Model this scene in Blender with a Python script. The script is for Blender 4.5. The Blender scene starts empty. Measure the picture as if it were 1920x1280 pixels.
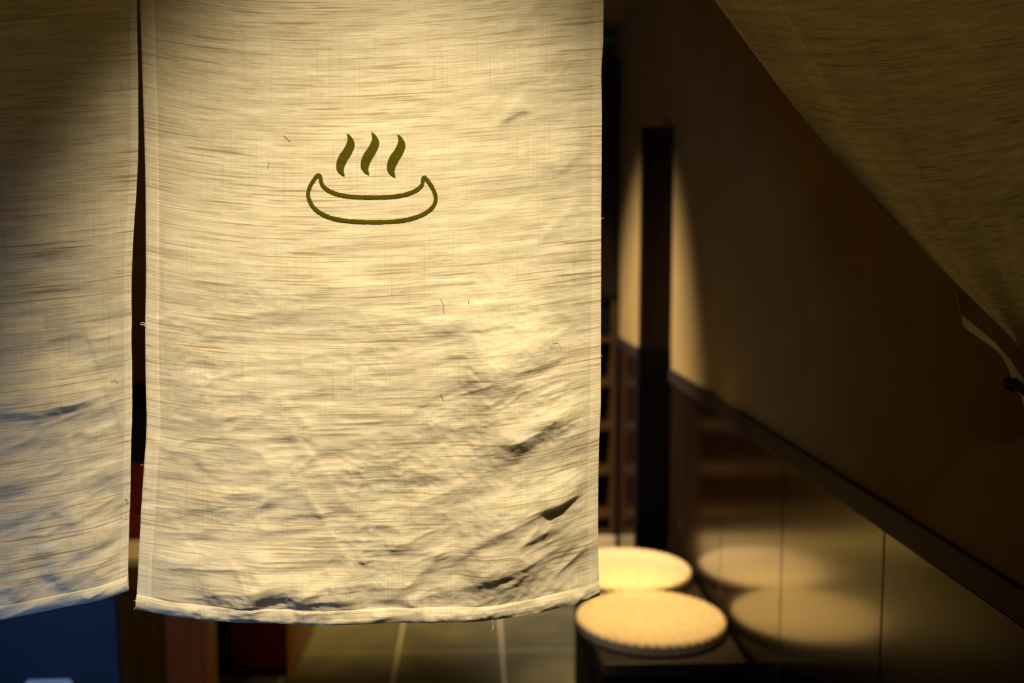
import bpy, bmesh, math, random
import numpy as np
from mathutils import Vector, Matrix, Euler

random.seed(7)
S = bpy.context.scene
COL = S.collection

# ------------------------------------------------------------------ camera
F = 1867.0                       # focal length in pixels of a 1920 x 1280 frame (35 mm lens)
CAM = Vector((0.0, 0.0, 1.40))
PITCH = math.atan(180 / F)
YAW = math.atan(75 / F * math.cos(PITCH))
cam_d = bpy.data.cameras.new('camera')
cam_d.lens = 35.0
cam_d.sensor_width = 36.0
cam_d.clip_start = 0.02
cam_d.dof.use_dof = True
cam_d.dof.focus_distance = 1.13
cam_d.dof.aperture_fstop = 2.8
cam = bpy.data.objects.new('camera', cam_d)
cam.location = CAM
cam.rotation_euler = (math.pi / 2 - PITCH, 0, -YAW)
COL.objects.link(cam)
S.camera = cam

# ------------------------------------------------------------------ world, light, exposure
S.view_settings.view_transform = 'Standard'
S.view_settings.look = 'None'
S.view_settings.gamma = 1.0
S.view_settings.use_curve_mapping = False
S.view_settings.exposure = 0.0
w = bpy.data.worlds.new('dusk')
S.world = w
w.use_nodes = True
w.node_tree.nodes['Background'].inputs['Color'].default_value = (0.30, 0.42, 0.75, 1)
w.node_tree.nodes['Background'].inputs['Strength'].default_value = 0.001


def lamp(name, kind, loc, target, power, color, **kw):
    d = bpy.data.lights.new(name, kind)
    d.energy = power
    d.color = color
    for k, v in kw.items():
        setattr(d, k, v)
    o = bpy.data.objects.new(name, d)
    o.location = loc
    o.rotation_euler = (Vector(target) - Vector(loc)).to_track_quat('-Z', 'Y').to_euler()
    COL.objects.link(o)
    return o


# warm spot under the porch eaves, raking down the curtains
lamp('porch_spot', 'SPOT', (0.10, -0.06, 2.72), (-0.112, 1.13, 1.19), 365, (1.0, 0.825, 0.51),
     spot_size=math.radians(28.5), spot_blend=1.0, shadow_soft_size=0.03)
# weak porch lamp on the right
lamp('porch_lamp', 'POINT', (0.30, -0.10, 2.60), (0, 0, 0), 9.5, (1.0, 0.72, 0.20), shadow_soft_size=0.05)
# two narrow warm downlights over the cushions inside
lamp('bench_downlight', 'SPOT', (0.30, 2.50, 2.33), (0.44, 2.52, 0.44), 225, (1.0, 0.75, 0.37),
     spot_size=math.radians(23), spot_blend=1.0, shadow_soft_size=0.05)
lamp('bench_downlight', 'SPOT', (0.30, 2.95, 2.33), (0.44, 2.93, 0.44), 190, (1.0, 0.75, 0.37),
     spot_size=math.radians(23), spot_blend=1.0, shadow_soft_size=0.05)
# wall washer on the left of the hall, turned to the far part of the right wall
lamp('wall_washer', 'SPOT', (-0.90, 3.30, 2.30), (0.657, 3.76, 0.66), 330, (1.0, 0.86, 0.78),
     spot_size=math.radians(58), spot_blend=0.9, shadow_soft_size=0.05)
# downlight over the step at the back of the hall
lamp('hall_downlight', 'SPOT', (-0.55, 2.75, 2.30), (-0.50, 4.40, 0.05), 430, (1.0, 0.74, 0.34),
     spot_size=math.radians(56), spot_blend=1.0, shadow_soft_size=0.04)
# weak warm fill added inside the entrance to brighten the furniture fronts
lamp('entry_fill', 'SPOT', (-0.55, 1.50, 2.25), (-0.68, 2.50, 0.45), 24, (1.0, 0.70, 0.34),
     spot_size=math.radians(50), spot_blend=1.0, shadow_soft_size=0.04)
# cool evening light from the street, low on the left
lamp('street_light', 'SPOT', (-1.30, 0.10, 0.35), (-0.78, 1.30, 0.76), 42, (0.20, 0.44, 1.0),
     spot_size=math.radians(60), spot_blend=1.0, shadow_soft_size=0.12)


# ------------------------------------------------------------------ helpers
_R = cam.rotation_euler.to_matrix()
_RI = np.array(_R)


def at(px, py, Y):
    """world point seen at pixel (px, py) on the plane y = Y"""
    d = _R @ Vector((px - 960, -(py - 640), -F))
    t = (Y - CAM.y) / d.y
    return CAM + d * t


def zpt(px, py, z):
    """world point seen at pixel (px, py) on the plane at height z"""
    d = _R @ Vector((px - 960, -(py - 640), -F))
    return CAM + d * ((z - CAM.z) / d.z)


def at_np(px, py, Y):
    d = np.stack([px - 960.0, -(py - 640.0), np.full_like(px, -F)], -1) @ _RI.T
    t = (Y - CAM.y) / d[..., 1]
    return np.array(CAM) + d * t[..., None]


def obj(name, mesh, mat=None, parent=None, smooth=False):
    if isinstance(mesh, bmesh.types.BMesh):
        m = bpy.data.meshes.new(name)
        mesh.normal_update()
        mesh.to_mesh(m)
        mesh.free()
        mesh = m
    if mat and not mesh.materials:
        mesh.materials.append(mat)
    if smooth:
        mesh.polygons.foreach_set('use_smooth', [True] * len(mesh.polygons))
    o = bpy.data.objects.new(name, mesh)
    COL.objects.link(o)
    if parent:
        o.parent = parent
        o.matrix_parent_inverse = Matrix.Translation(-Vector(parent.location)) if parent.parent is None else Matrix.Identity(4)
    return o


def empty(name, loc, label=None, cat=None, group=None):
    o = bpy.data.objects.new(name, None)
    o.location = loc
    o.empty_display_size = 0.05
    COL.objects.link(o)
    if label:
        o['label'] = label
        o['category'] = cat
    if group:
        o['group'] = group
    return o


def tag(o, label, cat, group=None):
    o['label'] = label
    o['category'] = cat
    if group:
        o['group'] = group
    return o


def struct(o, label=None, cat=None):
    o['kind'] = 'structure'
    if label:
        o['label'] = label
    if cat:
        o['category'] = cat
    return o


def box_bm(x0, x1, y0, y1, z0, z1, bev=0.0, seg=2):
    bm = bmesh.new()
    bmesh.ops.create_cube(bm, size=1.0)
    for v in bm.verts:
        v.co = Vector((x0 + (v.co.x + .5) * (x1 - x0), y0 + (v.co.y + .5) * (y1 - y0), z0 + (v.co.z + .5) * (z1 - z0)))
    if bev > 0:
        bmesh.ops.bevel(bm, geom=bm.edges[:], offset=bev, segments=seg, affect='EDGES', profile=0.5)
    return bm


def box(name, x0, x1, y0, y1, z0, z1, mat, parent=None, bev=0.0, seg=2):
    return obj(name, box_bm(x0, x1, y0, y1, z0, z1, bev, seg), mat, parent)


def tube_bm(pts, r, n=8, bm=None):
    bm = bm or bmesh.new()
    rings = []
    P = [Vector(p) for p in pts]
    for i, p in enumerate(P):
        t = (P[min(i + 1, len(P) - 1)] - P[max(i - 1, 0)]).normalized()
        a = t.cross(Vector((0.3, 0.9, 0.31)))
        if a.length < 1e-4:
            a = t.cross(Vector((1, 0, 0)))
        a.normalize()
        b = t.cross(a)
        rr = r[i] if isinstance(r, (list, tuple)) else r
        rings.append([bm.verts.new(p + (a * math.cos(k / n * 2 * math.pi) + b * math.sin(k / n * 2 * math.pi)) * rr) for k in range(n)])
    for i in range(len(rings) - 1):
        for k in range(n):
            bm.faces.new((rings[i][k], rings[i][(k + 1) % n], rings[i + 1][(k + 1) % n], rings[i + 1][k]))
    bm.faces.new(rings[0][::-1])
    bm.faces.new(rings[-1])
    return bm


def grid_mesh(name, P, UV=None, closed_v=False):
    """mesh of a (rows, cols, 3) array"""
    r, c = P.shape[:2]
    m = bpy.data.meshes.new(name)
    idx = np.arange(r * c).reshape(r, c)
    q = np.stack([idx[:-1, :-1], idx[1:, :-1], idx[1:, 1:], idx[:-1, 1:]], -1).reshape(-1, 4)
    n = len(q)
    m.vertices.add(r * c)
    m.vertices.foreach_set('co', P.reshape(-1).astype(np.float32))
    m.loops.add(n * 4)
    m.loops.foreach_set('vertex_index', q.reshape(-1).astype(np.int32))
    m.polygons.add(n)
    m.polygons.foreach_set('loop_start', np.arange(0, n * 4, 4, dtype=np.int32))
    m.polygons.foreach_set('use_smooth', np.ones(n, dtype=bool))
    if UV is not None:
        l = m.uv_layers.new(name='UVMap')
        l.data.foreach_set('uv', UV.reshape(-1, 2)[q.reshape(-1)].reshape(-1).astype(np.float32))
    m.update(calc_edges=True)
    return m


# ---- numpy noise
_tab = np.random.RandomState(11).uniform(-1, 1, (512, 512))


def vn(x, y, seed=0):
    x = x + seed * 37.31
    y = y + seed * 91.73
    xi = np.floor(x).astype(int)
    yi = np.floor(y).astype(int)
    fx = x - xi
    fy = y - yi
    fx = fx * fx * fx * (fx * (fx * 6 - 15) + 10)
    fy = fy * fy * fy * (fy * (fy * 6 - 15) + 10)
    a = _tab[yi % 512, xi % 512]
    b = _tab[yi % 512, (xi + 1) % 512]
    c = _tab[(yi + 1) % 512, xi % 512]
    d = _tab[(yi + 1) % 512, (xi + 1) % 512]
    return (a * (1 - fx) + b * fx) * (1 - fy) + (c * (1 - fx) + d * fx) * fy


def fbm(x, y, seed=0, o=3, g=.5):
    s = 0
    a = 1
    for k in range(o):
        s = s + a * vn(x * 2 ** k, y * 2 ** k, seed + k * 5)
        a *= g
    return s


def ridged(x, y, seed=0, o=2):
    s = 0
    a = 1
    for k in range(o):
        s = s + a * (1 - 2 * np.sqrt(vn(x * 2 ** k, y * 2 ** k, seed + 3 * k) ** 2 + .004))
        a *= .5
    return s


def sstep(a, b, x):
    t = np.clip((x - a) / (b - a), 0, 1)
    return t * t * (3 - 2 * t)


# ------------------------------------------------------------------ materials
class NT:
    def __init__(self, name):
        self.m = bpy.data.materials.new(name)
        self.m.use_nodes = True
        self.t = self.m.node_tree
        self.b = self.t.nodes['Principled BSDF']

    def n(self, kind, **kw):
        o = self.t.nodes.new(kind)
        for k, v in kw.items():
            if k in o.inputs:
                o.inputs[k].default_value = v
            else:
                setattr(o, k, v)
        return o

    def l(self, a, b):
        self.t.links.new(a, b)

    def noise(self, vec, scale, detail=3, rough=.5):
        mp = self.n('ShaderNodeMapping')
        mp.inputs['Scale'].default_value = scale
        self.l(vec, mp.inputs['Vector'])
        nz = self.n('ShaderNodeTexNoise')
        nz.inputs['Scale'].default_value = 1.0
        nz.inputs['Detail'].default_value = detail
        nz.inputs['Roughness'].default_value = rough
        self.l(mp.outputs[0], nz.inputs['Vector'])
        return nz.outputs['Fac']

    def ramp(self, fac, stops):
        r = self.n('ShaderNodeValToRGB')
        e = r.color_ramp.elements
        while len(e) < len(stops):
            e.new(.5)
        for i, (p, c) in enumerate(stops):
            e[i].position = p
            e[i].color = c if len(c) == 4 else (*c, 1)
        self.l(fac, r.inputs['Fac'])
        return r.outputs['Color']

    def mix(self, fac, a, b, mode='MIX'):
        x = self.n('ShaderNodeMix', data_type='RGBA', blend_type=mode)
        for s, v in ((x.inputs['Factor'], fac), (x.inputs['A'], a), (x.inputs['B'], b)):
            pass
        fi, ai, bi = x.inputs[0], x.inputs[6], x.inputs[7]
        for s, v in ((fi, fac), (ai, a), (bi, b)):
            if isinstance(v, (int, float)):
                s.default_value = v
            elif isinstance(v, tuple):
                s.default_value = (*v, 1) if len(v) == 3 else v
            else:
                self.l(v, s)
        return x.outputs[2]

    def math(self, op, a, b=0.0):
        x = self.n('ShaderNodeMath', operation=op)
        for s, v in ((x.inputs[0], a), (x.inputs[1], b)):
            if isinstance(v, (int, float)):
                s.default_value = v
            else:
                self.l(v, s)
        return x.outputs[0]


def linen(name, base, dark, light, trans, bump=.35, ink=None):
    """slubby hand-woven cloth; UVs run along the threads, one unit = 1000 pixels"""
    k = NT(name)
    uv = k.n('ShaderNodeUVMap').outputs[0]
    slub = k.noise(uv, (6, 270, 1), 1, .5)             # long dark weft slubs
    slub2 = k.noise(uv, (14, 520, 1), 2, .6)
    slub3 = k.noise(uv, (2.2, 150, 1), 2, .6)
    patch = k.noise(uv, (3, 9, 1), 2)
    warp = k.noise(uv, (480, 5, 1), 2, .6)
    cloud = k.noise(uv, (7, 70, 1), 3)
    s1 = k.ramp(slub, [(.585, (0, 0, 0)), (.655, (1, 1, 1))])
    s2 = k.ramp(slub2, [(.52, (0, 0, 0)), (.66, (1, 1, 1))])
    s3 = k.ramp(slub3, [(.50, (0, 0, 0)), (.72, (1, 1, 1))])
    pm = k.ramp(patch, [(.36, (.2, .2, .2)), (.62, (1, 1, 1))])
    c = k.mix(k.ramp(cloud, [(.35, (0, 0, 0)), (.7, (1, 1, 1))]), base, light)
    c = k.mix(k.math('MULTIPLY', s3, .17), c, dark)
    c = k.mix(k.math('MULTIPLY', k.math('MULTIPLY', s1, pm), .85), c, dark)
    c = k.mix(k.math('MULTIPLY', s2, .50), c, dark)
    c = k.mix(k.math('MULTIPLY', k.ramp(warp, [(.5, (0, 0, 0)), (.72, (1, 1, 1))]), .22), c, dark)
    if ink:
        c = k.mix(.86, c, ink)
    hgt = k.math('ADD', k.math('MULTIPLY', slub2, .8), k.math('ADD', k.math('MULTIPLY', slub, .45), k.math('MULTIPLY', warp, .35)))
    bp = k.n('ShaderNodeBump')
    bp.inputs['Strength'].default_value = bump
    bp.inputs['Distance'].default_value = .0014
    k.l(hgt, bp.inputs['Height'])
    df = k.n('ShaderNodeBsdfDiffuse')
    tr = k.n('ShaderNodeBsdfTranslucent')
    for s in (df, tr):
        k.l(bp.outputs[0], s.inputs['Normal'])
        k.l(c, s.inputs['Color'])
    mx = k.n('ShaderNodeMixShader')
    mx.inputs[0].default_value = trans
    k.l(df.outputs[0], mx.inputs[1])
    k.l(tr.outputs[0], mx.inputs[2])
    k.l(mx.outputs[0], k.t.nodes['Material Output'].inputs['Surface'])
    return k.m


def plain(name, col, rough=.6, var=.25, scale=(6, 6, 6), bump=0.0, ior=1.45, coat=0.0):
    k = NT(name)
    g = k.n('ShaderNodeNewGeometry').outputs['Position']
    nz = k.noise(g, scale, 4, .55)
    lo = tuple(v * (1 - var) for v in col)
    hi = tuple(min(1, v * (1 + var)) for v in col)
    k.l(k.ramp(nz, [(.3, lo), (.7, hi)]), k.b.inputs['Base Color'])
    k.b.inputs['Roughness'].default_value = rough
    k.b.inputs['IOR'].default_value = ior
    k.b.inputs['Coat Weight'].default_value = coat
    k.b.inputs['Coat Roughness'].default_value = .12
    if bump:
        bp = k.n('ShaderNodeBump')
        bp.inputs['Strength'].default_value = bump
        bp.inputs['Distance'].default_value = .002
        k.l(nz, bp.inputs['Height'])
        k.l(bp.outputs[0], k.b.inputs['Normal'])
    return k.m


LIN_B, LIN_D, LIN_L = (.64, .575, .44), (.33, .235, .125), (.80, .74, .60)
M_linen = linen('linen', LIN_B, LIN_D, LIN_L, .26)
M_hem = linen('linen_doubled', (.70, .63, .49), LIN_D, (.84, .78, .64), .20)
M_ink = linen('printed_ink', (.05, .045, .01), (.03, .025, .006), (.10, .085, .016), .1, .25, ink=(.060, .056, .004))
M_thread = plain('linen_thread', (.72, .62, .44), .9, .1)
M_plaster = plain('ochre_plaster', (.38, .24, .062), .9, .10, (5, 5, 5), .15)
M_ceiling = plain('plaster_ceiling', (.30, .19, .07), .95, .08)
M_panel = plain('lacquered_brown_panel', (.028, .013, .005), .20, .35, (40, 40, 1.2), .0, 1.75, .6)
M_rail = plain('brown_rail', (.026, .012, .0045), .6, .3, (3, 3, 40), .0)
M_dark = plain('dark_stained_wood', (.022, .012, .005), .45, .35, (30, 30, 2))
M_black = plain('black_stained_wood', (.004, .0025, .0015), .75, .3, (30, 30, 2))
M_brown = plain('brown_wood', (.070, .032, .006), .45, .3, (30, 30, 2))
M_pedestal = plain('pedestal_wood', (.13, .075, .018), .6, .3, (30, 30, 2))
M_bench = plain('bench_wood', (.030, .019, .007), .45, .3, (6, 40, 40))
for m_ in (M_black, M_dark):
    m_.node_tree.nodes['Principled BSDF'].inputs['Specular IOR Level'].default_value = .15
M_red = plain('dark_red_lacquer', (.10, .010, .006), .35, .25, (12, 12, 4))
M_redbrown = plain('red_brown_wood', (.36, .155, .13), .55, .25, (40, 40, 3))
M_orange = plain('orange_wood', (.60, .26, .045), .5, .2, (40, 40, 3))
M_step = plain('pale_step_wood', (.70, .56, .29), .55, .12, (2, 30, 30))
M_tile = plain('slate_tile', (.105, .092, .040), .75, .22, (9, 9, 9), .2)
M_grout = plain('pale_grout', (.46, .40, .24), .9, .12, (60, 60, 60))
M_straw = plain('woven_straw', (.74, .55, .29), .75, .16, (60, 60, 90), .3)
M_navy = plain('navy_board', (.0025, .017, .050), .6, .35, (5, 5, 5))
M_paper = plain('pale_paper', (.72, .95, 1.0), .7, .03)
M_navycord = plain('navy_cord', (.008, .010, .02), .8, .2)

# ------------------------------------------------------------------ setting
XW = 0.657
# floor: grout bed with one object per tile
floor = struct(box('floor', -2.0, XW + .05, -0.6, 4.75, -.06, -.003, M_grout))
TS, GAP = .361, .010
tx0, ty0 = -.262, zpt(840, 1220, 0).y
tile_mesh = None
for i in range(-5, 3):
    for j in range(-11, 4):
        a, b = tx0 + i * TS + GAP / 2, ty0 + j * TS + GAP / 2
        x1 = min(a + TS - GAP, XW - .002)
        y1 = min(b + TS - GAP, 4.398)
        if x1 - a < .02 or y1 - b < .02:
            continue
        full = x1 - a > TS - GAP - .001 and y1 - b > TS - GAP - .001
        if full and tile_mesh:
            t = bpy.data.objects.new('tile', tile_mesh)
            COL.objects.link(t)
            t.parent = floor
        else:
            t = obj('tile', box_bm(0, x1 - a, 0, y1 - b, -.012, 0, .0015, 1), M_tile, floor)
            if full:
                tile_mesh = t.data
        t.location = (a, b, random.uniform(-.0006, .0006))

# right wall: plaster above a rail and lacquered panels
wall = struct(box('wall_right', XW, XW + .12, -0.6, 4.75, .99, 2.37, M_plaster))
backing = box('wall_core', XW + .012, XW + .12, -0.6, 4.75, 0, .99, M_black, wall)
PW = .515
ys = [1.529 + k * PW for k in range(-5, 7)]
for a in ys:
    b = min(a + PW, 4.75)
    if b - a < .05:
        continue
    box('wainscot_panel', XW, XW + .012, a + .002, b - .002, .06, .946, M_panel, wall, .0015, 1)
struct(box('trim_1', XW - .008, XW + .02, -0.6, 4.70, .951, .995, M_rail, None, .002, 1))
struct(box('baseboard_right', XW - .006, XW + .02, -0.6, 4.398, 0, .055, M_black, None, .002, 1))

struct(box('ceiling', -2.0, XW + .12, 1.10, 4.85, 2.37, 2.45, M_ceiling))
struct(box('wall_back', -2.0, XW + .12, 4.75, 4.87, 0, 2.37, M_plaster))
struct(box('wall_left', -2.12, -2.0, -0.6, 4.87, -.06, 2.45, M_plaster))
struct(box('wall_front', -2.0, XW, 1.20, 1.32, 2.05, 2.37, M_plaster))

# ------------------------------------------------------------------ the curtains
PX = 1.13 / F          # metres per pixel on the curtain plane
YC = 1.13


def curve(pts):
    p = np.array(pts, float)
    t = np.concatenate([[0], np.cumsum(np.hypot(*np.diff(p, axis=0).T))])

    def f(s):
        s = s * t[-1]
        # smooth with a small spread so that the polyline has no kinks
        r = 0
        for d in (-.02, -.01, 0, .01, .02):
            q = np.clip(s + d * t[-1], 0, t[-1])
            r = r + np.stack([np.interp(q, t, p[:, 0]), np.interp(q, t, p[:, 1])], -1)
        return r / 5
    return f


def yx(pts):
    p = np.array(pts, float)

    def f(y):
        r = 0
        for d in (-24, -12, 0, 12, 24):
            r = r + np.interp(y + d, p[:, 1], p[:, 0])
        return r / 5
    return f


def xy(pts):
    p = np.array(pts, float)

    def f(x):
        r = 0
        for d in (-30, -15, 0, 15, 30):
            r = r + np.interp(x + d, p[:, 0], p[:, 1])
        return r / 5
    return f


def stroke(px, py, pts, amp, up, down, taper=.35, sharp=False):
    """a fold: swells slowly from above, falls away sharply below the polyline"""
    p = np.array(pts, float)
    ws = .3 if sharp else .6
    px, py = px + ws * 7 * vn(px / 34, py / 26, 101) + ws * 2.5 * vn(px / 11, py / 9, 103), py + ws * 9 * vn(px / 42, py / 30, 102) + ws * 2.5 * vn(px / 12, py / 8, 104)
    best = np.full(px.shape, 1e9)
    sgn = np.zeros(px.shape)
    along = np.zeros(px.shape)
    L = np.concatenate([[0], np.cumsum(np.hypot(*np.diff(p, axis=0).T))])
    for i in range(len(p) - 1):
        d = p[i + 1] - p[i]
        l2 = (d ** 2).sum()
        t = np.clip(((px - p[i, 0]) * d[0] + (py - p[i, 1]) * d[1]) / l2, 0, 1)
        cx, cy = px - (p[i, 0] + t * d[0]), py - (p[i, 1] + t * d[1])
        dist = np.hypot(cx, cy)
        m = dist < best
        best = np.where(m, dist, best)
        side = d[0] * cy - d[1] * cx
        sgn = np.where(m, np.where(side * np.sign(d[0] if d[0] else 1) > 0, 1, -1), sgn)
        along = np.where(m, (L[i] + t * np.sqrt(l2)) / L[-1], along)
    ch = p[-1] - p[0]
    along = np.clip(((px - p[0, 0]) * ch[0] + (py - p[0, 1]) * ch[1]) / (ch ** 2).sum(), 0, 1)
    wdt = np.where(sgn > 0, down * (1.0 if sharp else 1.7), up)
    tp = sstep(0, taper, along) * sstep(0, taper, 1 - along)
    return amp * tp * np.exp(-(best / wdt) ** 2)


def crease(px, py, p0, p1, amp, wdt):
    """a straight pressed crease: a narrow ridge"""
    return stroke(px, py, [p0, p1], amp, wdt, wdt, .2)


class Cloth:
    """grid of cloth points; rows follow the weft threads"""

    def __init__(self, px, py, v, h, Y0=YC):
        self.px, self.py, self.v, self.h, self.Y0 = px, py, v, h, Y0
        self.P = at_np(px, py, Y0)
        self.P[..., 1] -= h * PX
        self.UV = np.stack([px / 1000.0, v / 1000.0], -1)


# ---- centre curtain
NR, NC = 900, 520
xl = yx([(258, -420), (262, 0), (266, 120), (270, 230), (273, 330), (274, 420), (275, 520), (273, 610), (273, 700), (275, 800),
         (270, 870), (264, 960), (259, 1080), (256, 1140), (255, 1200)])
xr = yx([(1134, -420), (1132, 0), (1131, 90), (1127, 130), (1129, 190), (1128, 330), (1127, 420), (1127, 640), (1126, 760), (1122, 850),
         (1121, 970), (1122, 1060), (1124, 1112), (1126, 1200)])
yb = xy([(200, 1131), (256, 1139), (330, 1152), (420, 1160), (520, 1165), (600, 1169), (660, 1168), (740, 1165), (800, 1165), (900, 1163),
         (960, 1155), (1020, 1143), (1080, 1128), (1126, 1112), (1180, 1090)])
U, V = np.meshgrid(np.linspace(0, 1, NC), np.linspace(0, 1, NR))
v_row = -420 + V * (1126 + 420)                    # thread coordinate
bx = 256 + U * (1124 - 256)
bsag = yb(bx) - 1126                                 # the hem's own line
tsag = 34 * np.sin(np.pi * U ** .72) ** 1.2 - 6
sag = tsag * (1 - sstep(300, 1126, v_row)) + bsag * sstep(300, 1126, v_row)
sag = sag * sstep(-420, -150, v_row)
py = v_row + sag
lx, rx = xl(py), xr(py)
px = lx + U * (rx - lx)


def centre_h(px, py, v):
    wl = sstep(320, 980, py)
    right = np.clip(px - 760, 0, None)
    tilt = .30 * right * sstep(450, 800, py) - .10 * np.clip(620 - px, 0, None)
    q = v + tilt
    h = 9 * fbm(px / 520, py / 300, 3, 2)
    h = h + (1.2 + 5.0 * wl) * fbm(px / 210, q / 58, 8, 2)
    h = h + (.35 + 1.9 * wl) * ridged(px / 95 + .3 * vn(px / 60, q / 40, 4), q / 36, 14, 2)
    cr = sstep(-.1, .6, vn(px / 180, py / 120, 23))
    h = h + (.25 + .75 * wl) * cr * 1.7 * ridged((px + .8 * py) / 46, (py - .5 * px) / 70, 31, 2)
    h = h + (.10 + .28 * wl) * fbm(px / 26, q / 9, 40, 2)
    cr2 = (.15 + .85 * wl) * sstep(-.3, .5, vn(px / 130, py / 90, 25))
    h = h + cr2 * .8 * ridged((px + .4 * py) / 24, (py - .3 * px) / 20, 33, 2) + cr2 * .55 * ridged((px - py) / 34, (py + px) / 60, 35, 2)
    # the diagonal puckers of the upper right part
    ur = sstep(820, 1000, px) * (1 - sstep(1060, 1120, px)) * (1 - sstep(420, 620, py))
    h = h + ur * 1.6 * ridged((px + .9 * py) / 70, (py - .9 * px) / 160, 52, 2)
    S_ = [
        ([(850, 706), (950, 672), (1010, 650), (1062, 622)], 30, 100, 28),
        ([(905, 655), (970, 640), (1050, 618)], 6, 30, 12),
        ([(870, 738), (950, 716), (1010, 706)], 5, 26, 10),
        ([(860, 822), (940, 790), (1010, 770), (1092, 752)], 37, 95, 32),
        ([(930, 838), (1000, 800), (1090, 762)], 9, 24, 12),
        ([(900, 832), (960, 828), (1010, 802)], 6, 20, 12),
        ([(880, 978), (940, 984), (1010, 968), (1060, 940), (1104, 914)], 29, 95, 23),
        ([(1000, 956), (1050, 938), (1104, 914)], 13, 34, 5.5),
        ([(850, 1036), (920, 1052), (985, 1050), (1040, 1040)], 33, 85, 30),
        ([(700, 1020), (800, 1028), (865, 1040)], 6, 30, 9),
        ([(360, 1078), (420, 1112), (462, 1130), (520, 1128)], 20, 70, 13),
        ([(430, 1126), (500, 1098), (560, 1100), (610, 1118)], 26, 50, 17),
        ([(540, 1134), (580, 1122), (650, 1122), (690, 1136)], 24, 44, 15),
        ([(690, 1130), (750, 1120), (800, 1130)], 8, 30, 12),
        ([(320, 930), (390, 946), (450, 962)], 5, 26, 10),
        ([(340, 862), (400, 868), (440, 880)], 4, 26, 10),
        ([(490, 972), (560, 966), (640, 956)], 6, 26, 7),
        ([(720, 905), (780, 890), (860, 900)], 5, 26, 10),
        ([(930, 228), (980, 207), (1010, 208)], 4, 16, 6),
        ([(1010, 330), (1060, 300), (1110, 270)], 5, 30, 12),
        ([(900, 150), (960, 138), (1030, 130)], 4, 30, 14),
        ([(470, 800), (560, 810), (680, 800)], 4, 40, 16),
        ([(310, 730), (400, 760), (470, 770)], 4, 40, 16),
        ([(640, 850), (720, 846), (800, 820)], 5, 30, 14),
        ([(300, 1040), (360, 1062), (430, 1076)], 5, 30, 10),
    ]
    for pts, a, u_, d_ in S_:
        h = h + stroke(px, py, pts, a * .75, u_, d_, sharp=d_ < 7)
    for p0, p1, a, wd in [((530, 790), (640, 930), 2.2, 9), ((560, 900), (680, 1105), 2.0, 8), ((610, 1110), (720, 1010), 2.2, 8),
                          ((300, 950), (380, 1060), 1.6, 8), ((420, 1035), (470, 1100), 2, 7), ((800, 1100), (960, 960), 2.4, 9),
                          ((760, 1110), (860, 1000), 2.0, 8), ((880, 1110), (1010, 985), 2.0, 9), ((800, 640), (900, 560), 1.3, 8),
                          ((510, 730), (610, 830), 1.8, 9)]:
        h = h + crease(px, py, p0, p1, a, wd)
    # keep the pressed side hems calmer
    return h * (.25 + .75 * sstep(0, 60, px - 268)) * (.35 + .65 * sstep(0, 50, 1126 - px))


hc = centre_h(px, py, v_row) * sstep(-420, -250, v_row)
CC = Cloth(px, py, v_row, hc)


def curtain_root(label, X):
    return empty('noren_curtain', (X, YC, 2.0), label, 'curtain')


centre = curtain_root('raw linen curtain printed with a dark green steaming hot spring bath symbol', -.11)
obj('cloth', grid_mesh('cloth', CC.P, CC.UV), M_linen, centre)


def bil(A, u, v):
    """sample the centre cloth grid at fractional u (0..1), v (0..1)"""
    r, c = A.shape[:2]
    x = np.clip(u * (c - 1), 0, c - 1.001)
    y = np.clip(v * (r - 1), 0, r - 1.001)
    i, j = x.astype(int), y.astype(int)
    fx, fy = (x - i)[..., None], (y - j)[..., None]
    return (A[j, i] * (1 - fx) + A[j, i + 1] * fx) * (1 - fy) + (A[j + 1, i] * (1 - fx) + A[j + 1, i + 1] * fx) * fy


def find_uv(C, qx, qy):
    """grid parameters of the cloth under pixels (qx, qy)"""
    u = (qx - 262) / 868
    v = (qy + 420) / 1546
    G = np.stack([C.px, C.py], -1)
    for _ in range(12):
        g = bil(G, u, v)
        u = u + (qx - g[..., 0]) / 865
        v = v + (qy - g[..., 1]) / 1546
    return u, v


def on_cloth(name, qx, qy, mat, parent, off, C=CC):
    u, v = find_uv(C, qx, qy)
    P = bil(C.P, u, v)
    P[..., 1] -= off
    return obj(name, grid_mesh(name, P, bil(C.UV, u, v)), mat, parent)


# printed symbol: three wisps of steam over a bath tub
def wisp(dx, dy):
    # right and left outline, from the top tip to the bottom tip
    R_ = curve([(650, 250.5), (654, 251.5), (659, 256), (664, 264), (666, 271), (664, 279), (659, 289), (652, 300), (647, 310), (645, 318), (646, 326), (647, 330)])
    L_ = curve([(650, 250.5), (652, 256), (652, 264), (649, 272), (644, 281), (637, 290), (632, 301), (630.5, 311), (632, 319), (637, 325), (642, 329), (647, 330.5)])
    s = np.linspace(0, 1, 60)[:, None]
    a, b = L_(s[:, 0]), R_(s[:, 0])
    a[0] = b[0] = (650, 250.5)
    a[-1] = b[-1] = (647, 330.5)
    t = np.linspace(0, 1, 16)[None, :, None]
    g = a[:, None] * (1 - t) + b[:, None] * t
    return g[..., 0] + dx, g[..., 1] + dy


for dx, dy in ((0, 0), (46, -2.5), (95, 2)):
    gx, gy = wisp(dx, dy)
    on_cloth('steam_wisp', gx, gy, M_ink, centre, .0009)


def catmull(pts, n=14):
    p = [np.array(q, float) for q in pts]
    out = []
    N = len(p)
    for i in range(N):
        a, b, c, d = p[i - 1], p[i], p[(i + 1) % N], p[(i + 2) % N]
        for k in range(n):
            t = k / n
            out.append(.5 * ((2 * b) + (-a + c) * t + (2 * a - 5 * b + 4 * c - d) * t * t + (-a + 3 * b - 3 * c + d) * t ** 3))
    return np.array(out)


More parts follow.
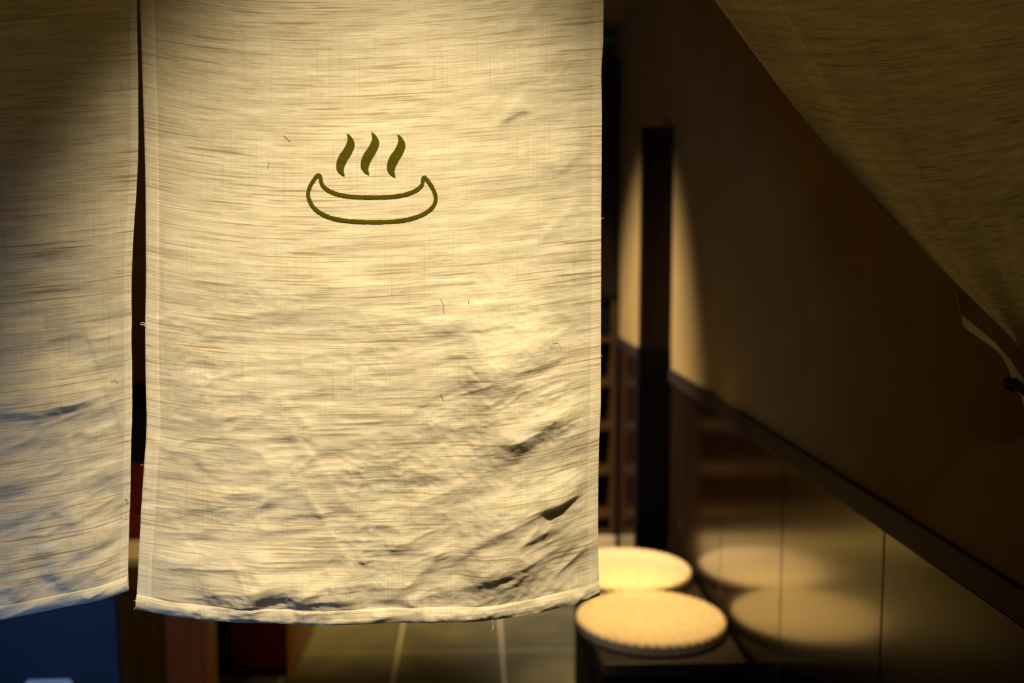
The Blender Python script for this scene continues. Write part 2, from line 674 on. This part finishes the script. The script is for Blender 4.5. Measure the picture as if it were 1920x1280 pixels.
bowl = catmull([(598, 328.5), (601, 331), (602.5, 339), (606, 348), (615, 356), (628, 362), (645, 366.5), (668, 369), (695, 369.5), (725, 369),
                (748, 367), (768, 362), (783, 355), (791, 347), (793, 340), (794, 334), (797, 333), (803, 340), (811, 352), (817, 368), (815, 382),
                (806, 393), (790, 403), (765, 411), (735, 415), (695, 416), (655, 414), (625, 409), (603, 400), (588, 388), (580, 373), (578.5, 360),
                (583, 347), (590, 336), (595, 329.5)], 12)
tng = np.roll(bowl, -2, 0) - np.roll(bowl, 2, 0)
tng /= np.hypot(*tng.T)[:, None]
nrm = np.stack([-tng[:, 1], tng[:, 0]], -1)
wd = 3.6 + .35 * np.sin(np.arange(len(bowl)) * .9) * np.sin(np.arange(len(bowl)) * .37)
o_ = np.linspace(-1, 1, 7)
g = bowl[:, None] + nrm[:, None] * (o_[None, :, None] * wd[:, None, None])
g = np.concatenate([g, g[:1]], 0)
on_cloth('bath_outline', g[..., 0], g[..., 1], M_ink, centre, .0009)


def side_hem(C, name, u0, u1, parent, mat=M_hem, off=.0011, n=12, v0=0.0, v1=.985, rows=420):
    u, v = np.meshgrid(np.linspace(u0, u1, n), np.linspace(v0, v1, rows))
    P = bil(C.P, u, v)
    prof = np.sqrt(np.clip(1 - (2 * (u - u0) / (u1 - u0) - 1) ** 4, 0, 1))
    P[..., 1] -= off * (.25 + .75 * prof)
    return obj(name, grid_mesh(name, P, bil(C.UV, u, v)), mat, parent)


def bottom_hem(C, name, parent, v0, mat=M_hem, bulge=.0035, seed=1, u0=0.0, u1=1.0, cols=420, n=20):
    u, s = np.meshgrid(np.linspace(u0, u1, cols), np.linspace(0, 1, n))
    v = v0 + s * (1 - v0)
    P = bil(C.P, u, v)
    lump = 1 + .35 * fbm(u * 14, s * .8, seed, 2) + .10 * ridged(u * 50, s * 1.2 + u * 20, seed + 3, 1)
    P[..., 1] -= .0008 + bulge * lump * np.sin(np.pi * np.clip(s * 1.02, 0, 1)) ** .7
    P[..., 2] -= .0012 * s
    o = obj(name, grid_mesh(name, P, bil(C.UV, u, v)), mat, parent)
    # the back of the folded hem
    Pb = bil(C.P, u, v)
    Pb[..., 1] += .0012 * np.sin(np.pi * s)
    Pb[..., 2] -= .0012 * s
    return o


side_hem(CC, 'side_hem', 0.0, 26 / 866, centre)
side_hem(CC, 'side_hem', 1 - 20 / 866, 1.0, centre)
bottom_hem(CC, 'bottom_hem', centre, 1 - 26 / 1546)


def thread(pts, parent, off=.002, r=.00028, Y=YC, mat=M_thread):
    c = curve(pts)(np.linspace(0, 1, 14))
    P = []
    for i, (x, y) in enumerate(c):
        p = at(x, y, Y)
        p.y -= off + .0008 * math.sin(i * .7)
        P.append(p)
    return obj('loose_thread', tube_bm(P, r, 5), mat, parent, True)


for pts, off in [([(923, 1160), (925, 1168), (924, 1177), (922, 1180)], .003),
                 ([(276, 607), (268, 604), (263, 606), (267, 609), (274, 607)], .002),
                 ([(277, 605), (270, 610), (276, 612)], .002),
                 ([(262, 1127), (256, 1124), (251, 1125)], .002), ([(262, 1135), (255, 1137), (252, 1142)], .002),
                 ([(954, 625), (958, 632), (966, 648), (972, 690)], .014), ([(1036, 627), (1046, 622), (1052, 628)], .014),
                 ([(1124, 668), (1129, 667)], .001), ([(1128, 410), (1132, 408)], .001),
                 ([(828, 545), (832, 558), (834, 574)], .010), ([(880, 548), (879, 562)], .010), ([(828, 720), (834, 730)], .012),
                 ([(268, 870), (265, 872)], .001), ([(509, 290), (505, 298), (507, 304)], .008), ([(535, 238), (540, 246), (548, 250)], .008)]:
    thread(pts, centre, off)

# ---- left curtain
NR, NC = 640, 380
xr_ = yx([(254, -420), (256, 0), (259, 130), (261, 250), (259, 310), (252, 420), (247, 520), (246, 640), (247, 760), (246, 860), (242, 960),
          (241, 1070), (243, 1105), (243, 1200)])
yb_ = xy([(-700, 1120), (-500, 1150), (-300, 1166), (-100, 1166), (0, 1157), (60, 1148), (120, 1136), (180, 1122), (215, 1114), (243, 1103), (280, 1088)])
U, V = np.meshgrid(np.linspace(0, 1, NC) ** .75, np.linspace(0, 1, NR))
v2 = -420 + V * (1120 + 420)
bx = -620 + U * 862
sag2 = (yb_(bx) - 1120) * sstep(300, 1120, v2) + (26 * np.sin(np.pi * U ** .9) - 4) * (1 - sstep(300, 1120, v2))
py2 = v2 + sag2 * sstep(-420, -150, v2)
rx2 = xr_(py2)
px2 = -620 + U * (rx2 + 620)


def left_h(px, py, v):
    wl = sstep(300, 900, py)
    q = v + .28 * (px - 240) * sstep(500, 1000, py)
    h = 12 * fbm(px / 420, py / 260, 61, 2)
    h = h + (1.0 + 5.5 * wl) * fbm(px / 190, q / 60, 66, 2)
    h = h + (.35 + 2.2 * wl) * ridged(px / 85, q / 34, 70, 2)
    h = h + (.1 + .3 * wl) * fbm(px / 26, q / 9, 75, 2)
    for pts, a, u_, d_ in [([(-60, 772), (60, 764), (130, 756), (205, 746)], 12, 60, 9),
                           ([(-40, 830), (60, 820), (150, 790)], 7, 40, 18),
                           ([(60, 470), (100, 462), (150, 448)], 4, 26, 12),
                           ([(100, 985), (160, 965), (225, 940)], 8, 30, 10), ([(80, 945), (140, 960), (170, 970)], 6, 30, 10),
                           ([(130, 1025), (180, 1005), (230, 1000)], 8, 30, 10), ([(60, 1080), (150, 1060), (235, 1030)], 20, 55, 18),
                           ([(100, 1112), (170, 1098), (236, 1070)], 11, 30, 14), ([(-80, 1100), (20, 1095), (90, 1085)], 20, 55, 22),
                           ([(-40, 1020), (20, 1025), (60, 1030)], 9, 40, 16), ([(-60, 905), (20, 896), (90, 890)], 8, 40, 14)]:
        h = h + stroke(px, py, pts, a * .75, u_, d_, sharp=d_ < 7)
    # two pressed fold lines running down to the right
    d1 = (px - (78 + (py - 600) * .235))
    d2 = (px - (150 + (py - 600) * .36))
    m = sstep(540, 640, py) * (1 - sstep(900, 1000, py))
    h = h - m * 1.7 * sstep(-7, 7, d1) * (1 - sstep(-7, 7, d2))
    d3 = (px - 234)
    return h * (.4 + .6 * sstep(0, 50, 246 - px))


h2 = left_h(px2, py2, v2) * sstep(-420, -250, v2)
CL = Cloth(px2, py2, v2 + 3300, h2)
left = curtain_root('plain linen curtain hanging left of the printed one, above the navy board', -.6)
obj('cloth', grid_mesh('cloth', CL.P, CL.UV), M_linen, left)
bottom_hem(CL, 'bottom_hem', left, 1 - 26 / 1540, seed=5)
side_hem(CL, 'side_hem', 1 - 22 / 865, 1.0, left)
for pts, off in [([(236, 926), (240, 928), (241, 934)], .004), ([(232, 972), (235, 966), (242, 963)], .004), ([(230, 1078), (231, 1082)], .004),
                 ([(212, 700), (219, 699), (225, 702)], .006)]:
    thread(pts, left, off)

# ---- right curtain, drawn aside to a hook on the wall
NR, NC = 460, 380
L_ = curve([(1158, -420), (1190, -300), (1245, -150), (1300, -62), (1345, 0), (1380, 47), (1430, 116), (1480, 186), (1545, 263), (1600, 326),
            (1660, 396), (1720, 460), (1770, 512), (1803, 541), (1850, 586), (1890, 624), (1925, 662), (1950, 700)])
R_ = curve([(1946, -420), (1946, 300), (1948, 600), (1952, 745)])
U, V = np.meshgrid(np.linspace(0, 1, NC), np.linspace(0, 1, NR))
a, b = L_(V), R_(V)
px3 = a[..., 0] * (1 - U) + b[..., 0] * U
py3 = a[..., 1] * (1 - U) + b[..., 1] * U
py3 = py3 + 30 * np.sin(np.pi * U ** .7) * (1 - sstep(.75, 1, V)) * sstep(0, .25, V)
width = b[..., 0] - a[..., 0]
# folds run with the pulled edge and gather towards the hook
gat = sstep(.2, 1, V)
h3 = 16 * fbm(U * 2.2, V * 3, 81, 2) + 10 * np.sin(U * 9 + 1.2 * V) * (.3 + .7 * gat) * sstep(0, .15, U) + 2.2 * ridged(U * 3.5, V * 4, 85, 2)
h3 = h3 + 2.0 * fbm(px3 / 190, py3 / 60, 88, 2) + .8 * ridged(px3 / 120, py3 / 44, 89, 1) - 4 * (1 - sstep(0, .08, U)) ** 2
# the pressed fold parallel with the edge
h3 = h3 - 3.0 * sstep(.19, .21, U) * (1 - sstep(.40, .44, U)) * (1 - sstep(.55, .8, V))
h3 = h3 * sstep(0, .1, V)
CR = Cloth(px3, py3, -420 + V * 1500 + 7100, h3)
CR.UV[..., 0] = 5 + U * .87
# swings back a little towards the wall hook
right = curtain_root('plain linen curtain drawn aside to the plaster wall, its edge a long diagonal', .45)
obj('cloth', grid_mesh('cloth', CR.P, CR.UV), M_linen, right)
# the corner turned back behind the edge
A_ = curve([(1797, 530), (1850, 580), (1890, 616), (1925, 650), (1958, 690)])
B_ = curve([(1803, 543), (1808, 575), (1813, 612), (1835, 629), (1880, 660), (1899, 688), (1912, 718), (1920, 752), (1936, 770)])
U, V = np.meshgrid(np.linspace(0, 1, 60), np.linspace(0, 1, 140))
a, b = A_(V), B_(V)
pxb = a[..., 0] * (1 - U) + b[..., 0] * U
pyb = a[..., 1] * (1 - U) + b[..., 1] * U
hb = -22 - 12 * np.sin(np.pi * U) + 5 * np.sin(U * 8 + V * 2) + 2 * fbm(U * 3, V * 5, 93, 2)
CB = Cloth(pxb, pyb, 8800 + V * 300, hb)
CB.UV[..., 0] = 5 + U * .1
obj('turned_back_corner', grid_mesh('turned_back_corner', CB.P, CB.UV), M_linen, right)

# hook with a navy cord that holds it
tie = empty('curtain_tie', at(1962, 742, YC), 'navy cord and wall hook holding the drawn curtain', 'tie')
pc = at(1940, 732, YC)
ring = []
for i in range(25):
    t = i / 24 * 2 * math.pi
    ring.append((pc.x + .0165 * math.cos(t) - .001, pc.y + .012 + .034 * math.sin(t), pc.z + .008 * math.cos(t * 2) + .006 * math.sin(t)))
obj('cord', tube_bm(ring, .0055, 8), M_navycord, tie, True)
obj('hook', tube_bm([(XW + .002, pc.y + .02, pc.z), (XW - .012, pc.y + .02, pc.z - .002), (XW - .02, pc.y + .02, pc.z + .012)], .004, 8), M_black, tie, True)

# rod through the curtain tops
rod = empty('curtain_rod', (-.2, YC, 1.975), 'dark wooden rod carrying the linen curtains', 'rod')
zr = at(700, -420, YC).z
obj('pole', tube_bm([(-1.9, YC + .012, zr), (XW - .002, YC + .012, zr)], .011, 12), M_dark, rod, True)

# ------------------------------------------------------------------ bench with straw cushions
bench = empty('bench', (.486, 2.6, 0), 'long dark wooden bench standing along the panelled wall', 'bench')
bx0, bx1, by0, by1 = .305, .648, 2.25, 2.96
box('seat', bx0, bx1, by0, by1, .388, .42, M_bench, bench, .004)
box('apron', bx0 + .012, bx0 + .034, by0 + .03, by1 - .03, .26, .388, M_black, bench, .002)
box('apron', bx1 - .034, bx1 - .012, by0 + .03, by1 - .03, .26, .388, M_black, bench, .002)
box('leg', bx0 + .005, bx1 - .005, by0 + .02, by0 + .055, .0, .388, M_black, bench, .003)
box('leg', bx0 + .005, bx1 - .005, by1 - .055, by1 - .02, .0, .388, M_black, bench, .003)
box('shelf', bx0 + .012, bx1 - .012, by0 + .055, by1 - .055, .07, .09, M_black, bench, .002)
box('back_panel', bx0 + .008, bx0 + .012, by0 + .055, by1 - .055, .09, .26, M_black, bench)


def cushion(x, y, label):
    R = .190
    c = empty('straw_cushion', (x, y, .42), label, 'cushion', 'round straw cushions on the bench')
    # coiled top: concentric ropes, gently domed
    bm = bmesh.new()
    NS, rings = 96, []
    prof = []
    n_r = 13
    for i in range(n_r * 4 + 1):
        r = R * .93 * i / (n_r * 4)
        z = .031 + .004 * (1 - (r / R) ** 2) + .0016 * abs(math.sin(math.pi * i / 4))
        prof.append((r, z))
    prof.append((R * .94, .024))
    prof.append((R * .93, .004))
    prof.append((0.0, .002))
    for r, z in prof:
        rings.append([bm.verts.new((x + max(r, 1e-4) * math.cos(k / NS * 2 * math.pi), y + max(r, 1e-4) * math.sin(k / NS * 2 * math.pi),
                                    .42 + z)) for k in range(NS)])
    for i in range(len(rings) - 1):
        for k in range(NS):
            bm.faces.new((rings[i][k], rings[i][(k + 1) % NS], rings[i + 1][(k + 1) % NS], rings[i + 1][k]))
    obj('coiled_top', bm, M_straw, c, True)
    # plaited edge: two stacked ropes with a twist
    for zc, rc, rr in ((.0265, R - .009, .0095), (.0115, R - .010, .0095)):
        n, m = 288, 10
        th = np.linspace(0, 2 * np.pi, n + 1)[:, None]
        ph = np.linspace(0, 2 * np.pi, m + 1)[None, :]
        rad = rr * (1 + .16 * np.sin(46 * th + 2 * ph))
        rxy = rc + rad * np.cos(ph)
        P = np.stack([x + rxy * np.cos(th), y + rxy * np.sin(th), .42 + zc + rad * np.sin(ph)], -1)
        obj('plaited_edge', grid_mesh('plaited_edge', P), M_straw, c)
    return c


cc = zpt(1228, 1160, .445)
cushion(.455, cc.y, 'round woven straw cushion at the near end of the bench')
cushion(.452, cc.y + .386, 'round woven straw cushion farther along the bench, beside the post')

# ------------------------------------------------------------------ post behind the bench
YP = 3.25
post = empty('partition_post', (.59, YP + .02, 0), 'tall slim dark wooden post at the far end of the bench', 'post')
a, b = at(1208, 236, YP), at(1259, 236, YP)
z1 = at(1230, 652, YP).z
ztop = a.z
a2, b2 = at(1196, 700, YP), at(1248, 700, YP)
box('upper_shaft', a.x - .004, XW - .0005, YP + .008, YP + .04, z1, ztop, M_dark, post, .003)
box('lower_shaft', a2.x, XW - .003, YP, YP + .045, 0, z1, M_black, post, .003)

# ------------------------------------------------------------------ step, cabinets at the back
ZS = at(1145, 1006, 4.40).z
step = tag(box('platform_step', -1.99, XW - .01, 4.40, 4.745, 0, ZS, M_step, None, .004), 'low pale wooden step running below the shoe cabinet', 'step')

YK = 4.41
cab = empty('shoe_cabinet', (.1, 4.57, ZS), 'tall dark shoe cabinet with rows of open cubbies above the pale step', 'cabinet')
cx1 = XW - .012
cells_x = 4
cw = .30
cx0 = cx1 - cells_x * cw - .02
ct = at(1145, 555, YK).z
ctop = at(1145, 118, YK).z
ch = (ct - ZS) / 5.36
box('back_board', cx0, cx1, 4.725, 4.74, ZS, ctop, M_black, cab)
for k in range(cells_x + 1):
    box('upright', cx0 + k * cw, cx0 + k * cw + .02, YK, 4.725, ZS, ct - .02, M_brown, cab, .002, 1)
zs = [at(1145, y, YK).z for y in (968, 886, 803, 720, 637)]
for z in [ZS + .012] + zs:
    box('shelf', cx0 + .002, cx1 - .002, YK + .004, 4.725, z - .011, z + .011, M_brown, cab, .002, 1)
box('fascia', cx0, cx1, YK - .004, 4.725, ct - .02, ct, M_black, cab, .002, 1)
box('top_row_panel', cx0 + .02, cx1 - .02, YK + .03, YK + .04, zs[-1] + .011, ct - .02, M_black, cab)
for k in range(cells_x):
    d = box('door', cx0 + k * cw + .001, cx0 + (k + 1) * cw - .001 + (.02 if k == cells_x - 1 else 0), YK, YK + .02, ct + .002, ctop, M_dark, cab, .002, 1)
    box('handle', cx0 + k * cw + .02, cx0 + k * cw + .03, YK - .012, YK, ct + .10, ct + .20, M_black, d, .002, 1)
box('carcase', cx0, cx1, YK + .02, 4.725, ct, ctop - .001, M_dark, cab)

# red chest and black box, seen between the two curtains
ch_ = empty('red_chest', (-1.45, 4.57, ZS), 'dark red lacquered chest on the pale step, seen through the curtain slit', 'chest')
z0, zA, zB = ZS, at(257, 872, 4.42).z, at(257, 735, 4.42).z
box('body', -1.75, -1.15, 4.42, 4.72, z0, zA - .02, M_red, ch_, .004)
box('lid', -1.76, -1.14, 4.415, 4.725, zA - .02, zA, M_red, ch_, .004)
box('handle', -1.49, -1.41, 4.405, 4.42, z0 + .14, z0 + .16, M_black, ch_, .003)
bk = empty('black_box', (-1.45, 4.57, zA), 'black box standing on the dark red chest', 'box')
box('body', -1.70, -1.20, 4.45, 4.70, zA, zB - .03, M_black, bk, .004)
box('lid', -1.71, -1.19, 4.44, 4.71, zB - .03, zB, M_black, bk, .004)

# ------------------------------------------------------------------ red furniture below the curtains, left
# red cabinet standing on the tiles, its end panel in pale orange wood
YR = zpt(550, 1272, 0).y
rx1 = zpt(550, 1272, 0).x
rc = empty('red_cabinet', (rx1 - .19, YR + .3, 0), 'low dark red cabinet with an orange wooden end panel on the tiles', 'cabinet')
box('end_panel', rx1 - .018, rx1, YR, YR + .62, .0, .62, M_orange, rc, .002)
box('body', rx1 - .20, rx1 - .018, YR + .02, YR + .60, .02, .60, M_red, rc, .002)
box('door', rx1 - .195, rx1 - .022, YR + .002, YR + .02, .03, .60, M_red, rc, .003)
box('shade_block', rx1 - .37, rx1 - .205, YR + .03, YR + .60, .0, .62, M_black, rc, .002)  # added black box, its colour stands in for the shade beside the cabinet
box('top', rx1 - .375, rx1 + .004, YR - .004, YR + .63, .62, .645, M_dark, rc, .003)
# red-brown post with one orange side
YQ = 2.40
q0, q1 = at(312, 1220, YQ).x, at(392, 1220, YQ).x
rp = empty('red_brown_post', ((q0 + q1) / 2, YQ + .035, 0), 'square red-brown post with an orange side, below the printed curtain', 'post')
box('shaft', q0, q1 - .006, YQ, YQ + .075, 0, .96, M_redbrown, rp, .003)
box('side_board', q1 - .006, q1, YQ + .002, YQ + .075, 0, .96, M_orange, rp, .001, 1)
# dark brown block between it and the navy board
YD = 2.60
d0, d1 = at(222, 1220, YD).x, at(308, 1220, YD).x
db = empty('brown_pedestal', ((d0 + d1) / 2, YD + .1, 0), 'dark brown wooden pedestal between the navy board and the red-brown post', 'pedestal')
zt = at(250, 1098, YD).z
box('shaft', d0 - .02, d1, YD + .004, YD + .16, .03, zt - .02, M_pedestal, db, .003)
box('cap', d0 - .025, d1 + .002, YD, YD + .165, zt - .02, zt, M_pedestal, db, .003)
box('foot', d0 - .025, d1 + .002, YD, YD + .165, 0, .03, M_black, db, .003)

# navy board
YN = 1.95
n1 = at(222, 1200, YN).x
zt = at(120, 1121, YN).z
nb = empty('navy_board', (n1 - .3, YN + .02, 0), 'navy blue standing board with a pale sheet below the plain left curtain', 'board')
box('board', n1 - .62, n1, YN, YN + .03, .04, zt, M_navy, nb, .004)
s0, s1 = at(48, 1273, YN), at(137, 1273, YN)
bm = box_bm(s0.x, s1.x, YN - .004, YN - .0005, s0.z - .16, s0.z)
es = [e for e in bm.edges if abs(e.verts[0].co.x - e.verts[1].co.x) < 1e-5 and abs(e.verts[0].co.z - e.verts[1].co.z) < 1e-5]
bmesh.ops.bevel(bm, geom=es, offset=.005, segments=3, affect='EDGES')
sh = obj('notice_sheet', bm, M_paper, nb)
for xx in (n1 - .55, n1 - .09):
    box('foot', xx, xx + .04, YN - .12, YN + .15, 0, .04, M_black, nb, .004)
